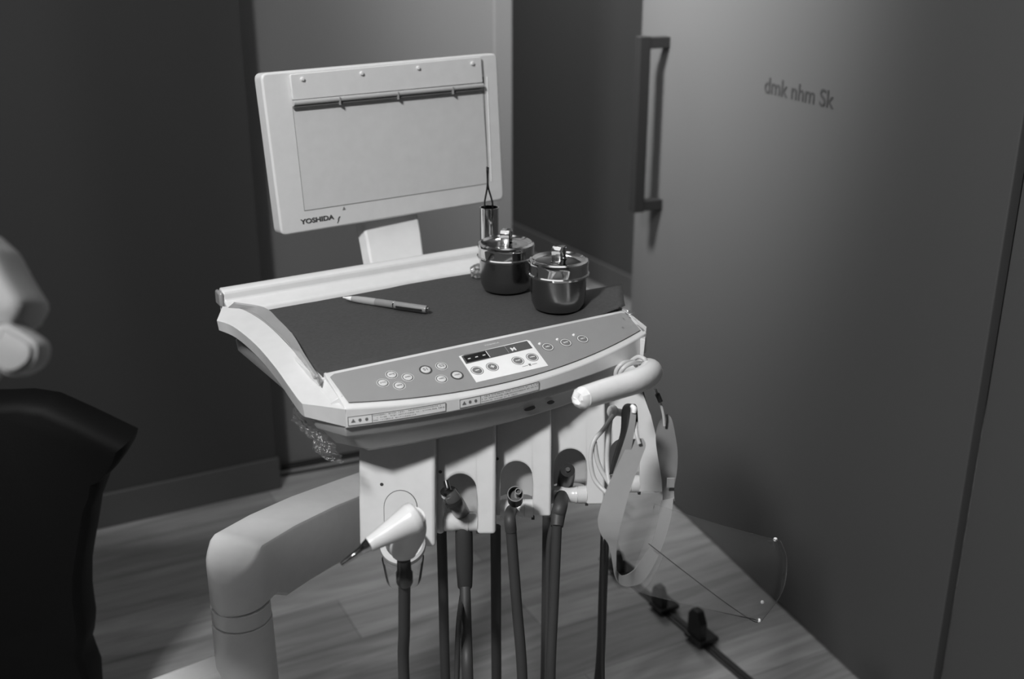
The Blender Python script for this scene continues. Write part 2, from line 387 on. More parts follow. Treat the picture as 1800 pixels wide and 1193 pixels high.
# front frame (panel housing)
bm = BM(); N_ = 24; top, bot, inn, lowi = [], [], [], []
rings = []
for i in range(N_+1):
    w = lerp(.004, .438, i/N_); f = front(w)
    rings.append([Vector((w, .004, .8505)), Vector((w, .0, .8515)), Vector((w, f+.004, fz(w, f)+.0012)), Vector((w, f, fz(w, f)-.002)), Vector((w, f-.001, .806)), Vector((w, f+.004, .803)), Vector((w, .004, .806))])
loft(bm, rings)
frame_o = obj('control_panel', bm, 'white', unit, frame=UF, bevel=.001)
PN = Vector((0, -SL, 1)).normalized(); PV = Vector((0, 1, SL)).normalized()
def pmat(w, d, lift): # matrix on the panel plane, x=w, y=up the slope
    o_ = Vector((w, d, .85+SL*d))+PN*lift
    return UF @ Matrix(((1, PV.x, PN.x, o_.x), (0, PV.y, PN.y, o_.y), (0, PV.z, PN.z, o_.z), (0, 0, 0, 1)))
# membrane
bm = BM(); pts = []
for i in range(N_+1):
    w = lerp(.010, .430, i/N_); pts.append((w, (front(w)+.0065)))
pts += [(.432, -.006), (.426, -.0035), (.014, -.0035), (.0075, -.007)]
prism(bm, [(w, d/PV.y) for w, d in pts], .0, .0006)
memb = obj('membrane', bm, 'membrane', frame_o, frame=pmat(0, 0, .0015), smooth=False)
def poly_px(name, px, m, par, lift, th=.0004, bev=0):
    P = [upl(x, y, 0) for x, y in px]
    return obj(name, prism(BM(), [(p.x, p.y/PV.y) for p in P], 0, th), m, par, frame=pmat(0, 0, lift), smooth=False)
poly_px('white_field', [(806, 628.5), (837, 674.5), (963, 645), (931, 601.5), (925, 600)], 'paint', memb, .0020)
poly_px('display', [(810.5, 629), (816, 626.5), (925.4, 601.9), (935.5, 614.3), (818.9, 642.3)], 'screen2', memb, .0024)
poly_px('display_window', [(814, 629.5), (852.3, 620.4), (860.3, 631), (821, 640)], 'screen', memb, .0028)
poly_px('display_line', [(852.3, 620.3), (853.4, 620), (861.4, 630.8), (860.2, 631.2)], 'paint', memb, .0028)
poly_px('display_line', [(885.5, 611.4), (886.2, 611.2), (894.4, 622.8), (893.7, 623)], 'membrane', memb, .0028)
for x, y in ((824, 633.6), (837, 630.6), (850, 627.4)):
    poly_px('display_dash', [(x-2.5, y+.2), (x+2, y-.9), (x+2.7, y+.2), (x-1.8, y+1.3)], 'paint', memb, .0032)
def ptext(s, x, y, size, m, sx=1, off=0, lift=.0040, rot=0, name='marking'):
    p = upl(x, y, 0); T = pmat(p.x, p.y, lift) @ Matrix.Rotation(rot, 4, 'Z')
    return obj(name, text_bm(s, size, T, sx, off, .00015), m, memb, smooth=False)
ptext('M', 901.8, 616.7, .0085, 'paint', 1.1, .0003, .0028)
ptext('YOSHIDA', 864, 607, .0035, 'button', 1.4, .0, .0022)
ring_prof = lambda r0, r1, h: [(r0, 0), (r0, h), (r1, h), (r1, 0)]
def button(x, y, kind):
    p = upl(x, y, 0); R_ = .0079 if kind != 'pale' else .0073
    T = pmat(p.x, p.y, .0020)
    face = {'pale': 'button', 'ring': 'button', 'dark': 'midink'}[kind]
    b = obj('button', lathe(BM(), [(0, .0011), (R_*.62, .0011), (R_*.74, .0008), (R_*.78, 0)], n=28), face, memb, frame=T)
    return b, T, R_
def add_button(x, y, kind, mark=None):
    b, T, R_ = button(x, y, kind)
    # the printed outlines around a button belong to the button
    bm = BM(); lathe(bm, ring_prof(R_*.78, R_*(1.0 if kind == 'ring' else .89), .0006), n=32)
    k = obj('outline', bm, {'pale': 'ink', 'ring': 'ink', 'dark': 'paint'}[kind], memb, frame=T)
    if kind != 'ring':
        obj('outline', lathe(BM(), ring_prof(R_*.9, R_*1.02, .0005), n=32), {'pale': 'button', 'dark': 'midink'}[kind], memb, frame=T)
    col = 'paint' if kind == 'dark' else 'midink'
    if mark in ('S1', 'S2'): obj('marking', text_bm(mark, .0062, T @ Matrix.Translation((0, 0, .0012)), 1.15, .0001, .0001), col, memb, smooth=False)
    elif mark == '+':
        bm = BM(); box(bm, (-.0026, -.0006, .0011), (.0026, .0006, .0013)); box(bm, (-.0006, -.0026, .0011), (.0006, .0026, .0013)); obj('marking', bm, col, memb, frame=T, smooth=False)
    elif mark == '-':
        bm = BM(); box(bm, (-.0026, -.0006, .0011), (.0026, .0006, .0013)); obj('marking', bm, col, memb, frame=T, smooth=False)
    elif mark:
        bm = BM(); rnd = random.Random(mark)
        for q in range(5):
            x0 = -.0034+q*.0014; h = rnd.uniform(.0004, .0011); box(bm, (x0, -h+rnd.uniform(-.0004, .0004), .0011), (x0+.0010, h, .0013))
        obj('marking', bm, col, memb, frame=T, smooth=False)
for x, y, k, mk in ((688, 661, 'pale', 'a'), (716.4, 665.5, 'pale', 'b'), (672.7, 675.5, 'pale', 'c'), (701.5, 680.3, 'pale', 'd'),
                    (747.8, 652.4, 'ring', 'S1'), (775.7, 645.9, 'pale', 'S2'), (775.7, 668.5, 'pale', 'e'), (803, 661.8, 'ring', 'f'),
                    (838.3, 653.7, 'dark', '-'), (865, 647.3, 'dark', '+'), (909.8, 636.4, 'dark', 'g'), (935, 630.3, 'dark', 'h'),
                    (962.3, 612, 'dark', 'i'), (993.8, 604.5, 'dark', 'j'), (1023.4, 598, 'dark', 'k')):
    add_button(x, y, k, mk)
for x, y in ((948, 606.5), (979, 598.8), (1007.8, 591)):
    p = upl(x, y, 0); obj('indicator_lamp', lathe(BM(), [(0, .0018), (.0014, .0014), (.0021, 0)], n=16), 'paint', memb, frame=pmat(p.x, p.y, .0020))
# little tooth mark and line
p = upl(931, 644, 0); T = pmat(p.x, p.y, .0025); bm = BM()
prism(bm, [(-.0016, .0022), (.0016, .0022), (.0013, 0), (.0008, -.0024), (.0002, -.0006), (-.0004, -.0006), (-.0009, -.0024), (-.0014, 0)], 0, .0003)
box(bm, (-.011, -.0002, 0), (-.003, .0002, .0003)); box(bm, (.003, -.0002, 0), (.010, .0002, .0003)); obj('marking', bm, 'midink', memb, frame=T, smooth=False)
# warning labels on the front lip
def lip_pt(w, z, off): 
    f = front(w); g = -.2704+1.342*w; n = Vector((g, -1, 0)).normalized(); return Vector((w, f-.0006, z))+n*off
def lip_poly(bm, w0, w1, z0, z1, off, n=26, dw=0):
    A = [lip_pt(lerp(w0, w1, i/n), z0(lerp(w0, w1, i/n)) if callable(z0) else z0, off) for i in range(n+1)]
    B = [lip_pt(lerp(w0, w1, i/n), z1(lerp(w0, w1, i/n)) if callable(z1) else z1, off) for i in range(n+1)]
    va = [bm.verts.new(p) for p in A]; vb = [bm.verts.new(p) for p in B]
    for i in range(n): bm.faces.new((va[i], va[i+1], vb[i+1], vb[i]))
def warning_label(x0, x1, div):
    w0 = ud(x0, 725, -.066).x; w1 = ud(x1, 705 if x0 < 700 else 672, -.083).x; wm_ = lerp(w0, w1, div)
    z0, z1 = .8082, .8195
    bm = BM(); lip_poly(bm, w0, w1, z0, z1, .0007); lb = obj('warning_label', bm, 'label', frame_o, frame=UF, smooth=False)
    bm = BM(); e = .0006
    lip_poly(bm, w0, w1, z0, z0+e, .0011); lip_poly(bm, w0, w1, z1-e, z1, .0011)
    for q in (w0, wm_, w1-e): lip_poly(bm, q, q+e, z0, z1, .0011, 1)
    rnd = random.Random(int(x0)); zc = (z0+z1)/2
    for r in range(3):
        w = wm_+.002; z = z1-.0018-r*.0031
        while w < w1-.002-(r == 2)*.03:
            if rnd.random() < .86:
                h = rnd.uniform(.0011, .0017); lip_poly(bm, w, w+rnd.uniform(.0004, .0010), z-h*.8, z, .0011, 1)
            w += .0019
    sp = (wm_-w0)/3.6
    for j in range(3):
        c = w0+sp*(.8+j)
        if j == 0:
            v = [bm.verts.new(lip_pt(c+a, zc+b, .0011)) for a, b in ((-.0026, -.002), (.0026, -.002), (0, .0026))]; bm.faces.new(v)
        else:
            v = [bm.verts.new(lip_pt(c+.0018*math.cos(a), zc+.0021*math.sin(a), .0011)) for a in [k*math.pi/4 for k in range(8)]]; bm.faces.new(v)
    obj('printed_text', bm, 'midink', lb, frame=UF, smooth=False)
warning_label(615, 785.5, .235); warning_label(797, 947, .245)
# ---- grey pan below the table
def outline(ins, insl=0):
    P = []
    for i in range(13):
        w = lerp(0, .436, i/12); P.append((w if 0 < i < 12 else (w+ins+insl if i == 0 else w-ins), front(w)+ins))
    return P + [(.452-ins, .0), (.455-ins, .10), (.450-ins, .28), (-.018+ins+insl, .28), (-.012+ins+insl, .10), (-.020+ins+insl, -.01)]
def ringz(P, z): return [Vector((a, b, z)) for a, b in P]
bm = BM(); loft(bm, [ringz(outline(.004), .8085), ringz(outline(.006), .792), ringz(outline(.009), .788), ringz(outline(.010, .003), .787), ringz(outline(.017, .012), .766), ringz(outline(.024, .02), .762)])
pan = obj('lower_pan', bm, 'pan', unit, frame=UF, bevel=.0015)
# small slots and ON/OFF marks on the right of the pan
for x, y, s in ((928, 716, .008), (965, 705, .005)):
    q = ud(x, y, -.066); bm = BM(); prism(bm, [(s*math.cos(a), .0022*math.sin(a)) for a in [k*math.pi/8 for k in range(16)]], 0, .002, Matrix.Translation(q+Vector((0, -.003, 0))) @ Matrix.Rotation(math.pi/2, 4, 'X'))
    obj('slot', bm, 'black', pan, frame=UF, smooth=False)
for s, x, y in (('ON', 1015, 680), ('OFF', 1035, 674)):
    q = ud(x, y, -.06); obj('switch_marking', text_bm(s, .007, UF @ Matrix.Translation((q.x, front(q.x)+.0045, q.z)) @ Matrix.Rotation(math.pi/2, 4, 'X'), 1, .0002, .0002), 'ink', pan, smooth=False)
# underside bearing between table and arm
bm = BM(); lathe(bm, [(0, .60), (.05, .60), (.055, .62), (.055, .765), (0, .765)], Matrix.Translation((.19, .16, 0)), 32); obj('bearing', bm, 'white2', unit, frame=UF)

# ---- film viewer
bl = ud(493, 416, .350); br_ = ud(887, 351, .378); tl_ = ud(456, 129, .372); tr_ = ud(875, 92, .398)
ex = (br_-bl).normalized(); ey = ((tl_-bl)-ex*(tl_-bl).dot(ex)).normalized(); en = ex.cross(ey)      # towards camera
VF = UF @ Matrix(((ex.x, ey.x, en.x, bl.x), (ex.y, ey.y, en.y, bl.y), (ex.z, ey.z, en.z, bl.z), (0, 0, 0, 1)))
VFi = VF.inverted()
def vp(x, y):
    q = VFi @ hit(x, y, VF @ Vector((0, 0, 0)), VF.to_3x3() @ Vector((0, 0, 1))); return q
quad = [vp(495, 415), vp(886, 351), vp(874, 93), vp(458, 129)]
def rounded(poly, r, k=5):
    out = []
    n = len(poly)
    for i in range(n):
        p = Vector(poly[i][:2]); a = Vector(poly[i-1][:2]); b = Vector(poly[(i+1) % n][:2]); u = (a-p).normalized()*r; v = (b-p).normalized()*r
        for s in range(k+1):
            t = s/k; q = (p+u)*(1-t)**2 + p*2*t*(1-t) + (p+v)*t*t; out.append((q.x, q.y))
    return out
hs = [(q.x, q.y) for q in quad]
bm = BM(); prism(bm, rounded(hs, .010), -.026, 0); viewer = obj('film_viewer', bm, 'viewer', unit, frame=VF, bevel=.003, seg=3)
sc = [vp(535, 370), vp(858, 322), vp(847, 143), vp(514, 187)]
bm = BM(); prism(bm, rounded([(q.x, q.y) for q in sc], .001, 1), 0, .0006); obj('light_screen', bm, 'viewscreen', viewer, frame=VF, smooth=False)
# thin groove round the screen
bm = BM()
for a, b in ((sc[0], sc[1]), (sc[1], sc[2]), (sc[3], sc[0])):
    tube(bm, [Vector((a.x, a.y, .0004)), Vector((b.x, b.y, .0004))], .0005, 6, 0)
obj('screen_seam', bm, 'membrane', viewer, frame=VF)
cp = [vp(512, 176), vp(845, 145), vp(842, 100), vp(507, 131)]
bm = BM(); prism(bm, rounded([(q.x, q.y) for q in cp], .002, 2), .0005, .006); obj('clip_plate', bm, 'viewer', viewer, frame=VF, bevel=.0008)
a = vp(513, 181); b = vp(845, 150)
bm = BM(); tube(bm, [Vector((a.x, a.y, .0055)), Vector((b.x, b.y, .0055))], .0036, 14, 0); obj('clip_roller', bm, 'clear_bar', viewer, frame=VF)
a = vp(514, 189); b = vp(846, 158)
bm = BM(); tube(bm, [Vector((a.x, a.y, .004)), Vector((b.x, b.y, .004))], .0022, 8, 0); obj('gap_shade_rod', bm, 'screen2', viewer, frame=VF)  # solid dark rod standing in for the shaded gap under the roller
for t in (.22, .52, .82):
    bm = BM(); c = a.lerp(b, t); box(bm, (c.x-.0006, c.y-.002, .001), (c.x+.0006, c.y+.009, .0105)); obj('roller_tab', bm, 'membrane', viewer, frame=VF, smooth=False)
for x, y in ((528, 139), (632, 129), (731, 119.5), (826, 111.5)):
    q = vp(x, y); obj('stud', lathe(BM(), [(0, .0035), (.0022, .003), (.0031, .001), (.0031, 0)], Matrix.Translation((q.x, q.y, .006)), 18), 'viewer', viewer, frame=VF)
for dx in (0, 8):
    a = vp(849+dx*.9, 135); b = vp(858+dx*.7, 318)
    bm = BM(); tube(bm, [Vector((a.x, a.y, .0005)), Vector((b.x, b.y, .0005))], .0006, 6, 0); obj('side_channel', bm, 'midink' if not dx else 'paint', viewer, frame=VF)
q = vp(558, 386); obj('logo', text_bm('YOSHIDA', .0094, VF @ Matrix.Translation((q.x, q.y, .0003)), 1.30, .0003, .0003), 'ink', viewer, smooth=False)
q = vp(595, 386); bm = BM()
prism(bm, [(-.0030, -.0045), (-.0018, -.0045), (.0008, -.0005), (-.0008, -.0002), (.0034, .0045), (.0012, .0045), (-.0014, .0006), (.0004, 0)], 0, .0004)
obj('logo_mark', bm, 'ink', viewer, frame=VF @ Matrix.Translation((q.x, q.y, .0003)), smooth=False)
q = vp(604.5, 366); bm = BM(); prism(bm, [(-.0025, -.002), (.0025, -.002), (0, .0026)], 0, .0004); obj('triangle_mark', bm, 'midink', viewer, frame=VF @ Matrix.Translation((q.x, q.y, .0003)), smooth=False)
# neck: bent plate from the back of the viewer to behind the rear rail
A0 = ud(640, 395, .385); A1 = ud(736, 378, .385); B0 = ud(656, 480, .325); B1 = ud(747, 466, .325)
def neckrow(a, b, lift): return [a, b, b+Vector((.006, .022, 0)), a+Vector((-.006, .022, 0))]
bm = BM()
loft(bm, [neckrow(B0+Vector((0, .0, -.05)), B1+Vector((0, 0, -.05)), 0), neckrow(B0, B1, 0), neckrow(A0.lerp(B0, .35), A1.lerp(B1, .35), 0), neckrow(A0+Vector((0, .01, .02)), A1+Vector((0, .01, .02)), 0), neckrow(A0+Vector((0, .012, .08)), A1+Vector((0, .012, .08)), 0)])
obj('viewer_neck', bm, 'white2', unit, frame=UF, bevel=.003)

# ---- handpiece holder modules
LEAN = math.tan(math.radians(14)); MD = .050
mods = [dict(l=632, r=766, ol=676, orr=733, top=862, bot=962, h=(705, 915), yf=1.187, dot=(671, 851)),
        dict(l=766, r=872, ol=781, orr=838, top=835, bot=940, h=(811, 917), yf=1.224, dot=(774, 829)),
        dict(l=871, r=969, ol=880, orr=936, top=812, bot=908, h=(909, 893), yf=1.259, dot=(874, 806)),
        dict(l=966, r=1063, ol=974, orr=1031, top=790, bot=887, h=(1004, 869), yf=1.292, dot=(967, 785)),
        dict(l=1060, r=1164, ol=1070, orr=1124, top=770, bot=864, h=(1097, 850), yf=1.322, dot=(1057, 765))]
hinges = []
for i, m_ in enumerate(mods):
    yf = m_['yf']; zh = .632
    n = Vector((0, 1, -LEAN)); p0 = Vector((0, yf, zh))
    P = lambda x, y: hit(x, y, p0, n)
    l = P(m_['l'], m_['bot']); r = P(m_['r'], m_['bot']); ol = P(m_['ol'], m_['h'][1]).x; orr = P(m_['orr'], m_['h'][1]).x
    zt = P((m_['ol']+m_['orr'])/2, m_['top']).z; zb = l.z; ZT = .772
    rad = (orr-ol)/2; cx = (ol+orr)/2
    if i == 0: zb = P(m_['r'], m_['bot']).z
    def Y(z): return yf + (z-zh)*LEAN + max(0, z-.715)*.35
    bm = BM(); zs = zt-rad
    if i == 0:
        cols = [(l.x, [zb, .70, .735, ZT]), (r.x, [zb, .70, .735, ZT])]
    else:
        cols = [(l.x, [zb, zs, .725, ZT]), (ol, [zb, zs, .725, ZT])]
        for k in range(1, 14):
            a = math.pi*(1-k/14); cols.append((cx+rad*math.cos(a), [None, zs+rad*math.sin(a), .725, ZT]))
        cols += [(orr, [zb, zs, .725, ZT]), (r.x, [zb, zs, .725, ZT])]
    Fv = [[None if z is None else bm.verts.new((x, Y(z), z)) for z in zz] for x, zz in cols]
    Bv = [[None if z is None else bm.verts.new((x, Y(z)+MD, z)) for z in zz] for x, zz in cols]
    nc = len(cols)
    if i == 4:                          # the last housing is rounded off at its upper right
        for L_ in (Fv, Bv):
            for q, dx in ((1, .003), (2, .016), (3, .034)): L_[-1][q].co.x -= dx
    for c in range(nc-1):
        for q in range(3):
            f4 = [(c, q), (c+1, q), (c+1, q+1), (c, q+1)]
            if all(Fv[u][v] for u, v in f4):
                bm.faces.new([Fv[u][v] for u, v in f4]); bm.faces.new([Bv[u][v] for u, v in f4][::-1])
        for q in (0, 3):
            if q == 0 and not (Fv[c][0] and Fv[c+1][0]): q = 1      # the arch itself
            bm.faces.new((Fv[c][q], Fv[c+1][q], Bv[c+1][q], Bv[c][q]))
    for c in (0, nc-1):
        for q in range(3): bm.faces.new((Fv[c][q], Fv[c][q+1], Bv[c][q+1], Bv[c][q]))
    if i:
        for c in (1, nc-2): bm.faces.new((Fv[c][0], Fv[c][1], Bv[c][1], Bv[c][0]))
    mo = obj('holder_housing', bm, 'white', unit, bevel=.0046, seg=4)
    if i == 4:
        # curved end shoulder on the right
        pass
    q = P(*m_['dot'])
    obj('pin_hole', lathe(BM(), [(0, .0006), (.0020, .0006), (.0022, 0)], aim((q.x, Y(q.z)-.0001, q.z), (q.x, Y(q.z)-1, q.z)), 14), 'ink', mo)
    if i:
        # rear of the pocket
        bm = BM(); zb2 = zb+.006
        loft(bm, [[Vector((ol-.003, Y(z)+e, z)), Vector((ol+.006, Y(z)+e+.007, z)), Vector((cx, Y(z)+e+.010, z)), Vector((orr-.006, Y(z)+e+.007, z)), Vector((orr+.003, Y(z)+e, z)), Vector((orr+.003, Y(z)+e+.012, z)), Vector((ol-.003, Y(z)+e+.012, z))] for z, e in ((zb2, .040), (lerp(zb2, zt, .5), .036), (zt-.006, .020), (zt+.002, .006))])
        obj('pocket', bm, 'shade', mo)
        # hinge barrel with a saddle in the middle
        hc = hit(*m_['h'], (0, yf+.011, 0), (0, 1, 0)); L = (orr-ol)/2+.001; cxh = cx; hinges.append((hc, cxh, yf))
        Tm = Matrix.Translation((cxh, hc.y, hc.z)) @ Matrix.Rotation(math.pi/2, 4, 'Y'); r0 = .0118
        bm = BM(); lathe(bm, [(0, -L), (r0, -L), (r0, -.009), (r0*.93, -.006), (r0*.86, 0), (r0*.93, .006), (r0, .0075), (r0, .0095), (r0*.93, .0098), (r0*.93, .0103), (r0, .0106), (r0, L), (0, L)], Tm, 32)
        obj('hinge_barrel', bm, 'white', mo)
        bm = BM(); box(bm, (orr-.001, hc.y-.006, hc.z-.0135), (orr+.0028, hc.y+.006, hc.z-.0095)); obj('hinge_screw', bm, 'ink', mo, smooth=False)
    else:
        # arched blanking plate, slightly proud, its fine shadow gap painted as a grey rim
        for gsz, off, mm in ((0.0009, .0003, 'midink'), (0, .0012, 'white')):
            bm = BM(); rr = rad+gsz
            pl = [(cx+rr*math.cos(a), (zt-rad)+rr*math.sin(a)) for a in [math.pi*k/14 for k in range(15)]] + [(cx-rr, zb+.012), (cx+rr, zb+.012)]
            fa = [bm.verts.new((x, Y(z)-off, z)) for x, z in pl]; ba = [bm.verts.new((x, Y(z)+.002, z)) for x, z in pl]; k = len(pl)
            bm.faces.new(fa); bm.faces.new(ba[::-1])
            for q in range(k): bm.faces.new((fa[q], fa[(q+1) % k], ba[(q+1) % k], ba[q]))
            obj('painted_plate_gap' if gsz else 'blanking_plate', bm, mm, mo, smooth=False)
        M1 = (l.copy(), r.copy(), zb, cx, yf)
# rounded shoulder closing the row on the right
r5 = hit(1164, 864, (0, 1.322, 0), (0, 1, 0))
bm = BM(); rings = []
for x, y in ((1164, 864), (1161, 835), (1156, 800), (1148, 765), (1138, 735), (1118, 697)):
    p = at_y(x, y, 1.335+(864-y)*.00035); rings.append([Vector((p.x-.012, p.y-.005, p.z)), Vector((p.x-.003, p.y-.004, p.z)), Vector((p.x, p.y+.004, p.z)), Vector((p.x, p.y+.05, p.z)), Vector((p.x-.02, p.y+.05, p.z))])
loft(bm, rings); obj('end_shoulder', bm, 'white', unit, bevel=.003)

# ---- ring holder below the first module for the syringe
rc = at_y(708, 957, 1.162)
bm = BM(); Tm = Matrix.Translation(rc) @ Matrix.Rotation(math.radians(30), 4, 'X')
lathe(bm, [(.0175, -.008), (.0255, -.008), (.0275, -.004), (.0272, .003), (.0245, .006), (.0205, .0045), (.0175, -.002), (.0175, -.008)], None, 48)
obj('ring_holder', bm, 'white', unit, frame=Tm)
bm = BM(); box(bm, (rc.x-.017, rc.y+.012, rc.z-.004), (rc.x+.02, M1[4]+.02, rc.z+.012)); obj('ring_bracket', bm, 'white', unit, bevel=.003)
bm = BM(); lathe(bm, [(.0205, -.044), (.0212, -.042), (.0255, -.012), (.025, -.012), (.0207, -.042), (.020, -.044)], Matrix.Translation(rc+Vector((0, -.004, -.004))), 32)
obj('clear_skirt', bm, 'visor', unit)

# ---- grip handle with a white disposable sleeve
gl = W2U @ at_dep(1024, 699, 1.235); gr = W2U @ at_dep(1118, 670, 1.30)
gpts = [gl, gl.lerp(gr, .5), gr, W2U @ at_dep(1140, 658, 1.335), W2U @ at_dep(1141, 650, 1.375), W2U @ at_dep(1118, 650, 1.42), W2U @ at_dep(1095, 655, 1.46)]
bm = BM(); tube(bm, gpts, .0135, 20, 8, rs=[.0128, .0140, .0145, .0148, .0150, .0145, .012, .010]); 
grip = obj('grip_handle', bm, 'sleeve', unit, frame=UF, label='white sleeved grip handle')
ax = (gl-gr).normalized(); bm = BM()
lathe(bm, [(.0126, -.001), (.0118, .004), (.0085, .008), (.0060, .009), (0, .0075)], None, 20)
for v in bm.verts:
    if v.co.z > .003: v.co += Vector((noise.noise(v.co*260), noise.noise(v.co*260+Vector((5, 0, 0))), noise.noise(v.co*300)))*.0022
obj('sleeve_end', bm, 'sleeve', grip, frame=UF @ aim(gl, gl+ax))

# ---- arm, collar, lower arm
colx = at_dep(423, 1060, 1.36)
s_dir = Vector((math.cos(math.radians(68)), math.sin(math.radians(68)), 0)); s_n = Vector((s_dir.y, -s_dir.x, 0))   # s_n points to camera side
base_p = Vector((colx.x, colx.y, 0)); TH = .0355
def ap(x, y, o_=TH):
    q = hit(x, y, base_p+s_n*o_, s_n); return ((q-base_p).dot(s_dir), q.z)
tn = [ap(*p) for p in ((426, 960), (478, 932), (548, 901), (631, 870), (720, 838))]
tf = [ap(x, y, -TH) for x, y in ((402, 939), (478, 894), (548, 860), (631, 828), (700, 802))]
topn = sorted([((a[0]+b[0])/2, (a[1]+b[1])/2) for a, b in zip(tn, tf)])
0 and print('ARM', [(round(a, 3), round(b, 3)) for a, b in tn], [(round(a, 3), round(b, 3)) for a, b in tf])
lown = sorted([ap(*p) for p in ((473, 1074), (506, 1050), (548, 1022), (596, 993), (640, 972), (720, 940))])
topn = [(-TH, topn[0][1]-.040), (-TH*.75, topn[0][1]-.024), (-TH*.2, topn[0][1]-.010)] + [q for q in topn if q[0] > 0]
zcol = ap(425, 1112)[1]+.004
lown = [(-TH, zcol), (TH*.9, zcol)] + [q for q in lown if q[0] > TH]
rings = []
for k in range(34):
    t_ = k/33; s_ = -TH+.0006 + (.47+TH)*(t_**1.6)
    hw = TH if s_ > 0 else TH*math.sqrt(max(0, 1-(s_/TH)**2))
    zt_, zl_ = interp(topn, s_), interp(lown, s_); e = min(.005, hw*.5)
    rings.append([base_p+s_dir*s_+s_n*a+Vector((0, 0, z)) for a, z in ((hw, zl_+e), (hw, zt_-e), (hw-e*.3, zt_-e*.3), (hw-e, zt_), (-hw+e, zt_), (-hw+e*.3, zt_-e*.3), (-hw, zt_-e), (-hw, zl_+e), (-hw+e, zl_), (hw-e, zl_))])
obj('support_arm', loft(BM(), rings), 'white2', unit)
bm = BM(); R0 = TH+.0004
lathe(bm, [(0, zcol+.02), (R0-.004, zcol+.02), (R0-.004, zcol+.001), (R0, zcol), (R0, zcol-.020), (R0-.0014, zcol-.0205), (R0-.0014, zcol-.0225), (R0+.0008, zcol-.023), (R0+.0015, zcol-.12), (R0+.002, zcol-.2), (0, zcol-.2)], Matrix.Translation(base_p), 48)
obj('arm_column', bm, 'white2', unit)
pB = hit(385, 1141, (0, base_p.y+.022, 0), (0, 1, 0)); zl = pB.z; pA = at_z(240, 1196, zl); dv = (pA-pB).normalized(); nv = Vector((dv.y, -dv.x, 0))
if nv.y > 0: nv = -nv
c0 = pB-dv*.03; end = c0+dv*.8+nv*.04; end.z = zcol-.1
bm = BM(); loft(bm, [[c0+dv*t+nv*w_+Vector((0, 0, h)) for w_, h in ((0, -.06), (0, -.008), (.006, 0), (.044, 0), (.050, -.008), (.050, -.06))] for t in (0, .3, .85)])
obj('lower_arm', bm, 'white2', unit, bevel=.004)
bm = BM(); lathe(bm, [(0, .0), (.16, .0), (.16, .02), (.06, .04), (.05, zcol-.19), (0, zcol-.19)], Matrix.Translation(end-dv*.02), 32); obj('floor_pedestal', bm, 'white2', unit)

# ---- barrier film over the panel and left front corner
bm = BM()
def filmf(u, v):
    w = lerp(.002, .442, u); f = front(w)
    d = lerp(.004, f+.002, v); k = max(0, (u-.8)/.2)
    z = fz(w, d)+.0065 + .0012*(1+4*k)*noise.noise(Vector((w*(30+60*k), d*60, 1)))
    return Vector((w, d, z))
grid_surf(bm, 80, 16, filmf)
obj('panel_film', bm, 'film', unit, frame=UF, label='clear barrier film over the control panel')
bm = BM()
edge = [((508, 690), (530, 700), .80), ((516, 712), (535, 735), .795), ((514, 735), (550, 752), .79), ((528, 752), (575, 765), .785), ((545, 775), (590, 785), .775), ((552, 795), (600, 800), .768), ((580, 806), (612, 812), .765)]
ribbon(bm, [(uz(*a, z)+Vector((0, 0, 0)), uz(*b, z-.002)) for a, b, z in edge], 7)
for v in bm.verts:
    v.co += Vector((noise.noise(v.co*120), noise.noise(v.co*120+Vector((7, 3, 1))), noise.noise(v.co*150+Vector((1, 9, 4)))))*.006
obj('film_edge', bm, 'crumple', unit, frame=UF, label='crumpled edge of clear barrier film')

# ================================================================== things on the tray
nb = [uz(458, 541, .847), uz(842, 469, .847)]
bm = BM()
def nap(u, v):
    w0 = interp([(0, .002), (.25, .005), (.6, .024), (.85, .026), (1, .022)], v); w1 = interp([(0, .425), (.45, .437), (.5, .442), (1, .435)], v)
    w = lerp(w0, w1, u); d = lerp(.003, .262, v)
    z = .8475 + .0007*noise.noise(Vector((w*9, d*26, 0))) + .0005*noise.noise(Vector((w*40, d*40, 3)))
    z += .0030*max(0, noise.noise(Vector((w*5-d*11, 3, 1))))
    if u > .82 and v < .42:   # curled corner at the right
        t = (u-.82)/.18; s = max(0, 1-abs(v-.16)/.26); w += .034*t*t*s; z += .024*t*t*s
    d += .002*noise.noise(Vector((w*10, 7, v*2)))*(1 if 0 < v < 1 else .0)
    return Vector((w, d, z))
grid_surf(bm, 70, 50, nap)
o = obj('tray_napkin', bm, 'napkin', frame=UF, solid=.0006, origin=U2W @ Vector((.215, .13, .847)))
tag(o, 'dark grey paper napkin lining the tray, its right corner curled up', 'napkin')
TZ = .8494
def put(x, y): q = at_z(x, y, TZ); return q
# jars
def jar(pos, rot, label):
    t = thing('dressing_jar', label, 'jar', pos, rot, 'lidded steel jars on the tray'); fr_ = wm(t)
    obj('body', lathe(BM(), [(0, .0), (.028, .0), (.033, .0025), (.0362, .010), (.0372, .02), (.0380, .052), (.037, .052), (.036, .02), (.03, .004), (0, .003)], n=64), 'brushed', t, frame=fr_)
    lid = obj('lid', lathe(BM(), [(.0385, .047), (.0410, .0475), (.0415, .050), (.0398, .0515), (.0398, .062), (.0405, .065), (.0395, .068), (.036, .0695), (.033, .0680), (.030, .0665), (.015, .066), (0, .066)], n=64), 'steel', t, frame=fr_)
    bm = BM(); w = .0065; pr = [(-.0125, .0665), (-.0085, .0672), (-.0085, .076), (-.010, .083), (-.006, .0865), (.006, .0865), (.010, .083), (.0085, .076), (.0085, .0672), (.0125, .0665)]
    loft(bm, [[Vector((a, -w, z)), Vector((a, w, z))] for a, z in pr], cap=False, closed=False)
    obj('lid_handle', bm, 'steel', lid, frame=fr_, solid=.0012, bevel=.0003)
    return t
